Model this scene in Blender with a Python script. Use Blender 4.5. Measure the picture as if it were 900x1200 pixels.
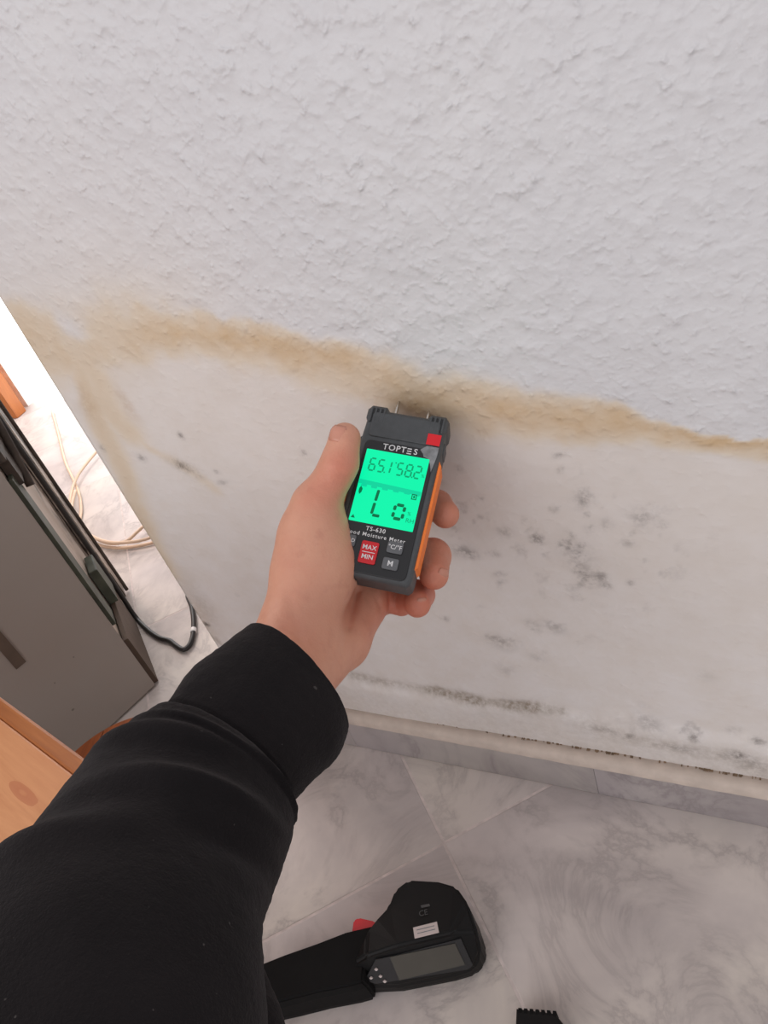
import bpy, bmesh, math, random
import numpy as np
from mathutils import Vector, Matrix
random.seed(4)
for o in list(bpy.data.objects): bpy.data.objects.remove(o)
scene = bpy.context.scene
C = scene.collection

# ------------------------------------------------------------------ camera
S = 0.8                                   # camera height above the floor (m)
F = 900.0
RW = np.array([[0.88150254, 0.02689938, -0.47141245],
               [0.37531335, -0.64573185, 0.66495885],
               [-0.28651905, -0.7630903, -0.57930996]])   # camera (x right, y down, z forward) -> world
right, down, fwd = RW[:, 0], RW[:, 1], RW[:, 2]
cam_data = bpy.data.cameras.new('camera')
cam = bpy.data.objects.new('camera', cam_data); C.objects.link(cam)
m = Matrix(((right[0], -down[0], -fwd[0], 0), (right[1], -down[1], -fwd[1], 0),
            (right[2], -down[2], -fwd[2], S), (0, 0, 0, 1)))
cam.matrix_world = m
cam_data.sensor_fit = 'VERTICAL'; cam_data.sensor_height = 32.0; cam_data.lens = F / 1200 * 32.0
cam_data.clip_start = 0.01
scene.camera = cam

# ------------------------------------------------------------------ light
scene.view_settings.view_transform = 'Standard'
scene.view_settings.look = 'None'
scene.view_settings.gamma = 1.0
scene.view_settings.exposure = 0.0
scene.view_settings.use_curve_mapping = False
w = bpy.data.worlds.new('world'); scene.world = w; w.use_nodes = True
w.node_tree.nodes['Background'].inputs[0].default_value = (0.98, 0.95, 0.98, 1)
w.node_tree.nodes['Background'].inputs[1].default_value = 0.70

def area_light(name, loc, target, sx, sy, power, col):
    d = bpy.data.lights.new(name, 'AREA'); d.shape = 'RECTANGLE'; d.size = sx; d.size_y = sy
    d.energy = power; d.color = col
    o = bpy.data.objects.new(name, d); C.objects.link(o); o.location = loc
    o.rotation_euler = (Vector(target) - Vector(loc)).to_track_quat('-Z', 'Y').to_euler()
    return o
area_light('room_window_light', (-1.0, -1.9, 1.15), (-0.25, 0.47, 0.25), 2.4, 1.8, 25, (1.0, 0.98, 0.98))
area_light('door_daylight', (-1.9, 1.2, 1.5), (-1.2, 0.75, 0.0), 0.7, 0.9, 19, (1.0, 0.83, 0.77))

# ------------------------------------------------------------------ helpers
CAM = np.array([0, 0, S])
def P(u, v, dep):
    r = np.array([(u - 450) / F, (v - 600) / F, 1.0])
    return CAM + RW @ (r * dep)
def on_plane(u, v, axis, val):
    r = RW @ np.array([(u - 450) / F, (v - 600) / F, 1.0])
    return CAM + r * (val - CAM[axis]) / r[axis]
def flr(u, v, z=0.0): return on_plane(u, v, 2, z)
WY = 0.4712
def wl(u, v): return on_plane(u, v, 1, WY)

def tag(o, label=None, cat=None, group=None, kind=None):
    if label: o['label'] = label
    if cat: o['category'] = cat
    if group: o['group'] = group
    if kind: o['kind'] = kind
    return o
def empty(name, loc=(0, 0, 0), mat4=None):
    o = bpy.data.objects.new(name, None); C.objects.link(o); o.empty_display_size = 0.02
    if mat4 is not None: o.matrix_world = mat4
    else: o.location = loc
    return o
def link_mesh(name, me, mat, parent=None, smooth=True):
    if mat: me.materials.append(mat)
    if smooth:
        for p in me.polygons: p.use_smooth = True
    o = bpy.data.objects.new(name, me); C.objects.link(o)
    if parent: o.parent = parent
    return o
def obj_bm(name, bm, mat, parent=None, smooth=False, auto=None):
    me = bpy.data.meshes.new(name); bmesh.ops.recalc_face_normals(bm, faces=bm.faces)
    bm.to_mesh(me); bm.free()
    o = link_mesh(name, me, mat, parent, smooth)
    return o
def to_local(parent_mat, pts):
    inv = parent_mat.inverted(); return [inv @ Vector(p) for p in pts]

def prism(bm, pts, z0, z1, bev=0.0, seg=3, top_scale=1.0):
    """outline in local xy extruded z0..z1"""
    n0 = len(bm.faces)
    cx = sum(p[0] for p in pts) / len(pts); cy = sum(p[1] for p in pts) / len(pts)
    a = [bm.verts.new((p[0], p[1], z0)) for p in pts]
    b = [bm.verts.new((cx + (p[0] - cx) * top_scale, cy + (p[1] - cy) * top_scale, z1)) for p in pts]
    n = len(pts)
    fs = [bm.faces.new(a[::-1]), bm.faces.new(b)]
    for i in range(n): fs.append(bm.faces.new((a[i], a[(i + 1) % n], b[(i + 1) % n], b[i])))
    bmesh.ops.recalc_face_normals(bm, faces=fs)
    if bev:
        es = {e for f in fs[:2] for e in f.edges}
        bmesh.ops.bevel(bm, geom=list(es), offset=bev, segments=seg, affect='EDGES', profile=0.5, clamp_overlap=True)
def rrect(x0, y0, x1, y1, r, seg=5):
    pts = []
    for cx, cy, a0 in ((x1 - r, y1 - r, 0), (x0 + r, y1 - r, 90), (x0 + r, y0 + r, 180), (x1 - r, y0 + r, 270)):
        for k in range(seg + 1):
            a = math.radians(a0 + 90 * k / seg); pts.append((cx + r * math.cos(a), cy + r * math.sin(a)))
    return pts
def boxm(bm, x0, y0, z0, x1, y1, z1, bev=0.0):
    prism(bm, [(x0, y0), (x1, y0), (x1, y1), (x0, y1)], z0, z1, bev, 2)
def tube(bm, pts, r, seg=10, caps=True):
    """swept tube through pts (Catmull-Rom smoothed)"""
    pts = [Vector(p) for p in pts]; rs = r if isinstance(r, (list, tuple)) else [r] * len(pts)
    cp, cr = [], []
    for i in range(len(pts) - 1):
        p0 = pts[max(i - 1, 0)]; p1 = pts[i]; p2 = pts[i + 1]; p3 = pts[min(i + 2, len(pts) - 1)]
        for k in range(6):
            t = k / 6
            cp.append(0.5 * ((2 * p1) + (p2 - p0) * t + (2 * p0 - 5 * p1 + 4 * p2 - p3) * t * t + (3 * p1 - p0 - 3 * p2 + p3) * t ** 3))
            cr.append(rs[i] * (1 - t) + rs[i + 1] * t)
    cp.append(pts[-1]); cr.append(rs[-1])
    prev = None; rings = []
    nrm = None
    for i, p in enumerate(cp):
        t = (cp[min(i + 1, len(cp) - 1)] - cp[max(i - 1, 0)]).normalized()
        if nrm is None: nrm = t.orthogonal().normalized()
        nrm = (nrm - t * nrm.dot(t)).normalized(); bn = t.cross(nrm)
        rings.append([bm.verts.new(p + (nrm * math.cos(2 * math.pi * k / seg) + bn * math.sin(2 * math.pi * k / seg)) * cr[i]) for k in range(seg)])
    for a, b in zip(rings, rings[1:]):
        for k in range(seg): bm.faces.new((a[k], a[(k + 1) % seg], b[(k + 1) % seg], b[k]))
    if caps: bm.faces.new(rings[0][::-1]); bm.faces.new(rings[-1])

# ---- numpy value noise
def vnoise(x, y, z, seed=0):
    rs = np.random.RandomState(seed); T = rs.rand(32, 32, 32).astype(np.float32)
    xi = np.floor(x).astype(int); yi = np.floor(y).astype(int); zi = np.floor(z).astype(int)
    fx, fy, fz = x - xi, y - yi, z - zi
    fx = fx * fx * (3 - 2 * fx); fy = fy * fy * (3 - 2 * fy); fz = fz * fz * (3 - 2 * fz)
    def t(a, b, c): return T[(xi + a) % 32, (yi + b) % 32, (zi + c) % 32]
    r = 0
    for a in (0, 1):
        for b in (0, 1):
            for c in (0, 1):
                r = r + t(a, b, c) * (fx if a else 1 - fx) * (fy if b else 1 - fy) * (fz if c else 1 - fz)
    return r
def fbm(x, y, z, seed=0, n=4):
    r = 0; a = 0.5
    for k in range(n):
        r = r + a * vnoise(x * 2 ** k, y * 2 ** k, z * 2 ** k, seed + k); a *= 0.5
    return r / (1 - 0.5 ** n)

# ---- surface nets
def surface_nets(fn, mn, mx, h):
    ax = [np.arange(mn[i], mx[i] + h, h, dtype=np.float32) for i in range(3)]
    X, Y, Z = np.meshgrid(*ax, indexing='ij'); D = fn(X, Y, Z).astype(np.float32)
    nx, ny, nz = D.shape; ins = D < 0
    cs = (nx - 1, ny - 1, nz - 1)
    cnt = np.zeros(cs, np.int32); acc = np.zeros(cs + (3,), np.float32)
    def sl(o): return tuple(slice(o[i], o[i] + cs[i]) for i in range(3))
    corners = [(a, b, c) for a in (0, 1) for b in (0, 1) for c in (0, 1)]
    for a in corners:
        for axi in range(3):
            if a[axi]: continue
            b = list(a); b[axi] = 1; b = tuple(b)
            da, db = D[sl(a)], D[sl(b)]; cr = (da < 0) != (db < 0)
            t = np.where(cr, da / np.where(cr, da - db, 1), 0)
            cnt += cr
            for k in range(3): acc[..., k] += np.where(cr, a[k] + (t if k == axi else 0), 0)
    act = cnt > 0; idx = -np.ones(cs, np.int64); ids = np.argwhere(act); idx[act] = np.arange(len(ids))
    V = (ids + acc[act] / cnt[act][:, None]) * h + np.array(mn)
    Q = []
    for axi in range(3):
        s0 = [slice(None)] * 3; s1 = [slice(None)] * 3; s0[axi] = slice(0, -1); s1[axi] = slice(1, None)
        a, b = ins[tuple(s0)], ins[tuple(s1)]; e = np.argwhere(a != b)
        o1, o2 = [k for k in range(3) if k != axi]
        ok = (e[:, o1] > 0) & (e[:, o2] > 0) & (e[:, o1] < cs[o1]) & (e[:, o2] < cs[o2]); e = e[ok]
        def g(d1, d2):
            q = e.copy(); q[:, o1] -= d1; q[:, o2] -= d2; return idx[q[:, 0], q[:, 1], q[:, 2]]
        q = np.stack([g(1, 1), g(0, 1), g(0, 0), g(1, 0)], 1)
        flip = a[e[:, 0], e[:, 1], e[:, 2]] if axi != 1 else ~a[e[:, 0], e[:, 1], e[:, 2]]
        q[~flip] = q[~flip][:, ::-1]; Q.append(q)
    return V, np.concatenate(Q)

# ------------------------------------------------------------------ materials
def lin(c): return tuple(((x / 255) / 12.92 if x / 255 <= 0.04045 else ((x / 255 + 0.055) / 1.055) ** 2.4) for x in c)
class N:
    def __init__(s, name):
        s.m = bpy.data.materials.new(name); s.m.use_nodes = True; s.nt = s.m.node_tree
        s.b = s.nt.nodes['Principled BSDF']
    def n(s, t, **kw):
        x = s.nt.nodes.new(t)
        for k, v in kw.items():
            if k.startswith('i_'):
                key = k[2:]; key = int(key) if key.isdigit() else key.replace('_', ' ')
                x.inputs[key].default_value = v
            else: setattr(x, k, v)
        return x
    def l(s, a, b): s.nt.links.new(a, b)
    def math(s, op, a, b=None, clamp=False):
        x = s.n('ShaderNodeMath', operation=op, use_clamp=clamp)
        for i, q in enumerate((a, b)):
            if q is None: continue
            if isinstance(q, (int, float)): x.inputs[i].default_value = q
            else: s.l(q, x.inputs[i])
        return x.outputs[0]
    def mix(s, fac, a, b, blend='MIX'):
        x = s.n('ShaderNodeMix', data_type='RGBA', blend_type=blend)
        for i, q in ((0, fac), (6, a), (7, b)):
            if isinstance(q, (int, float)): x.inputs[i].default_value = q
            elif isinstance(q, tuple): x.inputs[i].default_value = q + (1,) if len(q) == 3 else q
            else: s.l(q, x.inputs[i])
        return x.outputs[2]
    def coord(s, out='Object'): return s.n('ShaderNodeTexCoord').outputs[out]
    def noise(s, vec, scale, detail=4, rough=0.5, dist=0.0):
        x = s.n('ShaderNodeTexNoise'); x.inputs['Scale'].default_value = scale; x.inputs['Detail'].default_value = detail
        x.inputs['Roughness'].default_value = rough; x.inputs['Distortion'].default_value = dist; s.l(vec, x.inputs['Vector']); return x.outputs[0]
    def ramp(s, fac, stops):
        x = s.n('ShaderNodeValToRGB'); e = x.color_ramp.elements
        while len(e) < len(stops): e.new(0.5)
        for el, (p, c) in zip(e, stops): el.position = p; el.color = (c, c, c, 1) if isinstance(c, (int, float)) else tuple(c) + (1,)
        s.l(fac, x.inputs[0]); return x.outputs[0]
    def bump(s, h, strength, dist):
        x = s.n('ShaderNodeBump'); x.inputs['Strength'].default_value = strength; x.inputs['Distance'].default_value = dist
        s.l(h, x.inputs['Height']); s.l(x.outputs[0], s.b.inputs['Normal']); return x
def simple(name, col, rough=0.5, metal=0.0, nscale=0, namt=0.08, bscale=0, bdist=0.0005, bstr=0.3, spec=0.5):
    q = N(name); c = lin(col); q.b.inputs['Roughness'].default_value = rough; q.b.inputs['Metallic'].default_value = metal
    q.b.inputs['Specular IOR Level'].default_value = spec
    nz = q.noise(q.coord(), nscale or 30, 3)
    dark = tuple(x * (1 - namt * 2) for x in c); light = tuple(min(1, x * (1 + namt * 2)) for x in c)
    q.l(q.ramp(nz, [(0.3, dark), (0.7, light)]), q.b.inputs['Base Color'])
    if bscale: q.bump(q.noise(q.coord(), bscale, 3), bstr, bdist)
    return q.m
def emit(name, col, strength):
    q = N(name); q.b.inputs['Base Color'].default_value = (0, 0, 0, 1); q.b.inputs['Emission Color'].default_value = tuple(col) + (1,)
    q.b.inputs['Emission Strength'].default_value = strength; q.b.inputs['Roughness'].default_value = 0.3
    q.b.inputs['Specular IOR Level'].default_value = 0.2; return q.m

def wall_material():
    q = N('stained_plaster'); co = q.coord()
    at = q.n('ShaderNodeAttribute', attribute_name='wear'); sep = q.n('ShaderNodeSeparateColor'); q.l(at.outputs['Color'], sep.inputs[0])
    stain, mold, smooth = sep.outputs[0], sep.outputs[1], sep.outputs[2]
    at2 = q.n('ShaderNodeAttribute', attribute_name='wear_two'); sep2 = q.n('ShaderNodeSeparateColor'); q.l(at2.outputs['Color'], sep2.inputs[0])
    grime, bare, rust_and_pin_shade = sep2.outputs[0], sep2.outputs[1], sep2.outputs[2]
    n1 = q.noise(co, 28, 6, 0.65); n2 = q.noise(co, 160, 5, 0.7); n3 = q.noise(co, 9, 4, 0.6)
    base = q.mix(q.ramp(n3, [(0.3, 0.0), (0.7, 1.0)]), lin((208, 207, 209)), lin((213, 212, 213)))
    base = q.mix(smooth, base, q.mix(q.ramp(n1, [(0.35, 0.0), (0.65, 1.0)]), lin((220, 213, 207)), lin((225, 220, 217))))
    f = q.math('MULTIPLY', stain, q.ramp(n1, [(0.25, 0.72), (0.6, 1.0)]), True)
    col = q.mix(q.ramp(f, [(0.0, 0.0), (0.5, 0.75), (1.0, 1.0)]), base, q.ramp(f, [(0.0, lin((218, 210, 202))), (0.45, lin((218, 201, 176))), (1.0, lin((203, 175, 138)))]))
    col = q.mix(q.math('MULTIPLY', rust_and_pin_shade, q.ramp(n2, [(0.35, 0.3), (0.6, 1.0)]), True), col, lin((176, 142, 100)))
    col = q.mix(q.math('MULTIPLY', grime, q.ramp(n2, [(0.35, 0.35), (0.62, 1.0)]), True), col, lin((150, 138, 124)))
    col = q.mix(q.math('MULTIPLY', mold, q.ramp(n2, [(0.38, 0.25), (0.58, 1.0)]), True), col, lin((100, 92, 88)))
    col = q.mix(bare, col, lin((186, 172, 166)))
    q.l(col, q.b.inputs['Base Color'])
    q.b.inputs['Roughness'].default_value = 0.5; q.b.inputs['Specular IOR Level'].default_value = 0.5
    # rough-cast relief: soft blobs and short ridges
    mp = q.n('ShaderNodeMapping'); mp.inputs['Scale'].default_value = (1, 1, 1.15); mp.inputs['Rotation'].default_value = (0, 0.5, 0); q.l(co, mp.inputs[0])
    a = q.noise(mp.outputs[0], 125, 1.5, 0.5, 0.0); b = q.noise(mp.outputs[0], 62, 1.5, 0.5, 0.0); c = q.noise(co, 14, 2); e = q.noise(mp.outputs[0], 290, 2, 0.5); g_ = q.noise(mp.outputs[0], 26, 2)
    pw = q.math('POWER', q.math('MULTIPLY', a, 1.35), 5.0)
    h = q.math('MULTIPLY', pw, q.ramp(g_, [(0.3, 0.45), (0.7, 1.0)]))
    h = q.math('ADD', q.math('MULTIPLY', h, 1.0), q.math('MULTIPLY', q.math('POWER', q.math('MULTIPLY', b, 1.35), 4.0), 1.0))
    h = q.math('ADD', h, q.math('MULTIPLY', e, 0.12)); h = q.math('ADD', h, q.math('MULTIPLY', c, 1.0))
    k = q.math('MULTIPLY_ADD', smooth, -0.72); 
    q.nt.nodes[-1].inputs[2].default_value = 1.0
    h = q.math('MULTIPLY', h, k)
    bp = q.bump(h, 0.62, 0.0022)
    return q.m
def marble(name, tint=(211, 201, 197), vein=(176, 167, 165), rnd=True, scale=1.0):
    q = N(name); co = q.coord()
    vec = co
    if rnd:
        oi = q.n('ShaderNodeObjectInfo'); cx = q.n('ShaderNodeCombineXYZ'); q.l(q.math('MULTIPLY', oi.outputs['Random'], 37.0), cx.inputs[0]); q.l(q.math('MULTIPLY', oi.outputs['Random'], 91.0), cx.inputs[1])
        va = q.n('ShaderNodeVectorMath', operation='ADD'); q.l(co, va.inputs[0]); q.l(cx.outputs[0], va.inputs[1]); vec = va.outputs[0]
    a = q.noise(vec, 7 * scale, 8, 0.62, 1.2); v = q.math('ABSOLUTE', q.math('SUBTRACT', a, 0.5)); veins = q.ramp(v, [(0.0, 1.0), (0.025, 0.45), (0.08, 0.0)])
    b = q.noise(vec, 4.5 * scale, 5, 0.6, 0.6); cloud = q.ramp(b, [(0.40, 0.0), (0.64, 1.0)])
    mask = q.ramp(q.noise(vec, 6 * scale, 2), [(0.36, 0.0), (0.56, 1.0)])
    warm = q.mix(q.ramp(q.noise(vec, 3.0, 2), [(0.4, 0.0), (0.6, 1.0)]), lin(tint), lin((tint[0] + 2, tint[1] + 3, tint[2] - 3)))
    col = q.mix(q.math('MULTIPLY', cloud, 0.75), warm, lin(vein))
    col = q.mix(q.math('MULTIPLY', q.math('MULTIPLY', veins, mask), 0.6), col, lin(tuple(x - 22 for x in vein)))
    col = q.mix(q.ramp(q.noise(vec, 40, 5), [(0.3, 0.12), (0.7, 0.0)]), col, lin(vein))
    q.l(col, q.b.inputs['Base Color']); q.b.inputs['Roughness'].default_value = 0.42; q.b.inputs['Specular IOR Level'].default_value = 0.35
    q.bump(q.noise(vec, 25, 3), 0.1, 0.001)
    return q.m
def wood(name, light, dark, axis_scale=(2, 22, 22), knot=None, rough=0.45):
    q = N(name); mp = q.n('ShaderNodeMapping'); mp.inputs['Scale'].default_value = axis_scale; q.l(q.coord(), mp.inputs[0])
    a = q.noise(mp.outputs[0], 2.2, 6, 0.6, 1.0); b = q.noise(mp.outputs[0], 9, 4, 0.6)
    f = q.math('ADD', q.math('MULTIPLY', a, 0.7), q.math('MULTIPLY', b, 0.3))
    col = q.mix(q.ramp(f, [(0.38, 0.0), (0.64, 1.0)]), lin(light), lin(dark))
    if knot:
        kx, ky, ra, rb, kc = knot
        kk = q.n('ShaderNodeMapping'); kk.inputs['Location'].default_value = (-kx / ra, -ky / rb, 0); kk.inputs['Scale'].default_value = (1 / ra, 1 / rb, 0)
        q.l(q.coord(), kk.inputs[0]); ln = q.n('ShaderNodeVectorMath', operation='LENGTH'); q.l(kk.outputs[0], ln.inputs[0])
        dd = q.math('ADD', ln.outputs['Value'], q.math('MULTIPLY', b, 0.5))
        col = q.mix(q.ramp(dd, [(0.35, 0.4), (0.5, 0.9), (1.15, 0.75), (1.4, 0.0)]), col, lin(kc))
    q.l(col, q.b.inputs['Base Color']); q.b.inputs['Roughness'].default_value = rough
    q.bump(b, 0.15, 0.0006); return q.m
def skin_material():
    q = N('skin'); co = q.coord()
    a = q.noise(co, 26, 4, 0.6); b = q.noise(co, 420, 3, 0.6); c = q.noise(co, 70, 3, 0.6)
    at = q.n('ShaderNodeAttribute', attribute_name='flush')
    col = q.mix(q.ramp(a, [(0.3, 0.0), (0.7, 1.0)]), lin((218, 163, 136)), lin((209, 148, 123)))
    col = q.mix(q.math('MULTIPLY', at.outputs['Fac'], 0.9), col, lin((206, 122, 98)))
    col = q.mix(q.ramp(c, [(0.55, 0.0), (0.75, 0.25)]), col, lin((176, 108, 92)))
    q.l(col, q.b.inputs['Base Color']); q.b.inputs['Roughness'].default_value = 0.48
    q.b.inputs['Subsurface Weight'].default_value = 0.12; q.b.inputs['Subsurface Radius'].default_value = (0.6, 0.25, 0.15); q.b.inputs['Subsurface Scale'].default_value = 0.006
    mp = q.n('ShaderNodeMapping'); mp.inputs['Scale'].default_value = (1, 1, 1); q.l(co, mp.inputs[0])
    v = q.n('ShaderNodeTexVoronoi'); v.inputs['Scale'].default_value = 500; q.l(co, v.inputs['Vector'])
    h = q.math('ADD', q.math('MULTIPLY', v.outputs['Distance'], 0.35), q.math('MULTIPLY', q.noise(co, 120, 4, 0.7, 0.6), 1.4))
    q.bump(h, 0.35, 0.0008); return q.m
def fabric_material():
    q = N('black_fleece'); co = q.coord()
    a = q.noise(co, 900, 3, 0.7); b = q.noise(co, 20, 4); c = q.noise(co, 260, 3, 0.7)
    col = q.mix(q.ramp(b, [(0.3, 0.0), (0.7, 1.0)]), lin((27, 25, 26)), lin((34, 31, 32)))
    lint = q.ramp(q.noise(co, 330, 1, 0.3), [(0.80, 0.0), (0.83, 0.5)]); col = q.mix(lint, col, lin((96, 92, 90)))
    q.l(col, q.b.inputs['Base Color']); q.b.inputs['Roughness'].default_value = 0.95; q.b.inputs['Specular IOR Level'].default_value = 0.08
    q.b.inputs['Sheen Weight'].default_value = 0.12; q.b.inputs['Sheen Roughness'].default_value = 0.5; q.b.inputs['Sheen Tint'].default_value = (0.5, 0.47, 0.47, 1)
    q.bump(q.math('ADD', a, q.math('MULTIPLY', c, 1.5)), 0.5, 0.0012); return q.m
def appliance_material():
    q = N('grey_enamel'); co = q.coord()
    a = q.noise(co, 3.0, 3); c = q.noise(co, 60, 2, 0.4)
    col = q.mix(q.ramp(a, [(0.3, 0.0), (0.7, 1.0)]), lin((146, 138, 131)), lin((138, 127, 118)))
    col = q.mix(q.ramp(c, [(0.77, 0.0), (0.79, 0.7)]), col, lin((88, 80, 72)))
    q.l(col, q.b.inputs['Base Color']); q.b.inputs['Roughness'].default_value = 0.4; q.b.inputs['Specular IOR Level'].default_value = 0.4; return q.m
def dirty_back_material():
    q = N('grimy_sheet'); co = q.coord()
    mp = q.n('ShaderNodeMapping'); mp.inputs['Scale'].default_value = (1.0, 1.0, 0.4); q.l(co, mp.inputs[0])
    a = q.noise(mp.outputs[0], 16, 5, 0.7, 0.8)
    col = q.mix(q.ramp(a, [(0.48, 0.0), (0.60, 1.0)]), lin((186, 170, 156)), lin((84, 72, 62)))
    q.l(col, q.b.inputs['Base Color']); q.b.inputs['Roughness'].default_value = 0.6; q.bump(a, 0.5, 0.003); return q.m

M = dict(
    wall=wall_material(), marble=marble('marble_tile'), skirt=marble('marble_skirting', (176, 168, 168), (148, 140, 141)),
    grout=simple('grout', (206, 194, 189), 0.9, nscale=80), cream=simple('painted_ledge', (200, 186, 174), 0.8, nscale=70, namt=0.04, bscale=120, bdist=0.001),
    dirt=simple('black_dirt', (128, 106, 84), 0.9, nscale=90, namt=0.2), skin=skin_material(), fleece=fabric_material(),
    nail=simple('nail', (206, 144, 122), 0.25, nscale=60, namt=0.03), body=simple('charcoal_rubber', (74, 77, 79), 0.5, nscale=200, namt=0.05, bscale=900, bdist=0.0003),
    plate=simple('black_faceplate', (30, 31, 33), 0.35, nscale=100, namt=0.03), orange=simple('orange_rubber', (250, 130, 50), 0.5, nscale=100, namt=0.03),
    red=simple('red_rubber', (205, 30, 40), 0.45, nscale=100, namt=0.03), sticker=simple('red_sticker', (225, 22, 36), 0.4, namt=0.02),
    key=simple('grey_key', (98, 100, 103), 0.5, nscale=100, namt=0.03), white=simple('white_print', (226, 226, 226), 0.6, namt=0.02),
    film=simple('silver_film', (128, 130, 132), 0.25, nscale=200, namt=0.15), steel=simple('steel', (200, 195, 188), 0.25, 1.0, namt=0.05),
    lcd=emit('lcd_backlight', (0.0, 0.93, 0.42), 1.0), lcddark=emit('lcd_segment', (0.0, 0.16, 0.06), 1.0), lcdmid=emit('lcd_digit', (0.0, 0.36, 0.15), 1.0), lcdfaint=emit('lcd_faint_segment', (0.0, 0.66, 0.34), 1.0),
    black=simple('black_plastic', (11, 10, 10), 0.5, spec=0.25, nscale=60, namt=0.06, bscale=700, bdist=0.0003), blackr=simple('black_grip', (13, 12, 12), 0.8, spec=0.2, nscale=60, bscale=300, bdist=0.0006),
    gscreen=simple('dark_display', (70, 68, 62), 0.12, nscale=40, namt=0.03), label=simple('pale_label', (196, 184, 180), 0.6, nscale=60, namt=0.02), dimprint=simple('grey_print', (70, 70, 70), 0.6, namt=0.03),
    enamel=appliance_material(), back=dirty_back_material(), green=simple('dark_green_strip', (70, 74, 62), 0.6, nscale=40, namt=0.15), bracket=simple('grimy_bracket', (64, 54, 46), 0.7, nscale=60, namt=0.2),
    brown=simple('brown_recess', (86, 70, 58), 0.7), cable=simple('black_cable', (34, 31, 30), 0.45), creamcable=simple('cream_cable', (214, 186, 160), 0.5, namt=0.03),
    pine=wood('pine', (214, 158, 108), (188, 126, 78)), pinedge=wood('orange_edge', (176, 106, 52), (150, 84, 38)), redwood=wood('red_wood', (160, 88, 44), (122, 62, 32), (22, 2, 22)),
    doorwood=wood('door_wood', (184, 108, 48), (162, 90, 38), (22, 22, 2)), pane=emit('daylit_pane', (1.0, 0.99, 0.985), 3.0), frame=simple('white_frame', (235, 232, 230), 0.5),
    plain=simple('white_wall_paint', (216, 212, 210), 0.8, nscale=8, namt=0.02, bscale=60, bdist=0.002))

# ------------------------------------------------------------------ floor
floor = empty('floor', (0, 0, 0)); tag(floor, kind='structure')
bm = bmesh.new(); boxm(bm, -3.3, -0.9, -0.03, 1.5, 2.3, -0.0004)
obj_bm('grout_bed', bm, M['grout'], floor)
T = 0.31; J = flr(520, 988)
bm = bmesh.new(); g = 0.0011
prism(bm, [(g, g), (T - g, g), (T - g, T - g), (g, T - g)], -0.008, 0.0, 0.0009, 2)
tile_me = bpy.data.meshes.new('tile'); bm.to_mesh(tile_me); bm.free(); tile_me.materials.append(M['marble'])
R45 = math.radians(44)
ex = Vector((math.cos(R45), math.sin(R45), 0)); ey = Vector((-math.sin(R45), math.cos(R45), 0))
for i in range(-12, 8):
    for j in range(-8, 12):
        o3 = Vector((J[0], J[1], 0)) + ex * T * i + ey * T * j; c3 = o3 + (ex + ey) * T / 2
        if not (-2.98 < c3.x < 1.2 and -0.6 < c3.y < 1.6): continue
        if c3.y > WY + 0.35 and c3.x > -0.35: continue       # behind the front wall, never seen
        o = bpy.data.objects.new('tile', tile_me); C.objects.link(o); o.parent = floor
        o.location = (o3.x, o3.y, random.uniform(-0.0004, 0.0)); o.rotation_euler = (0, 0, R45)

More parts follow.
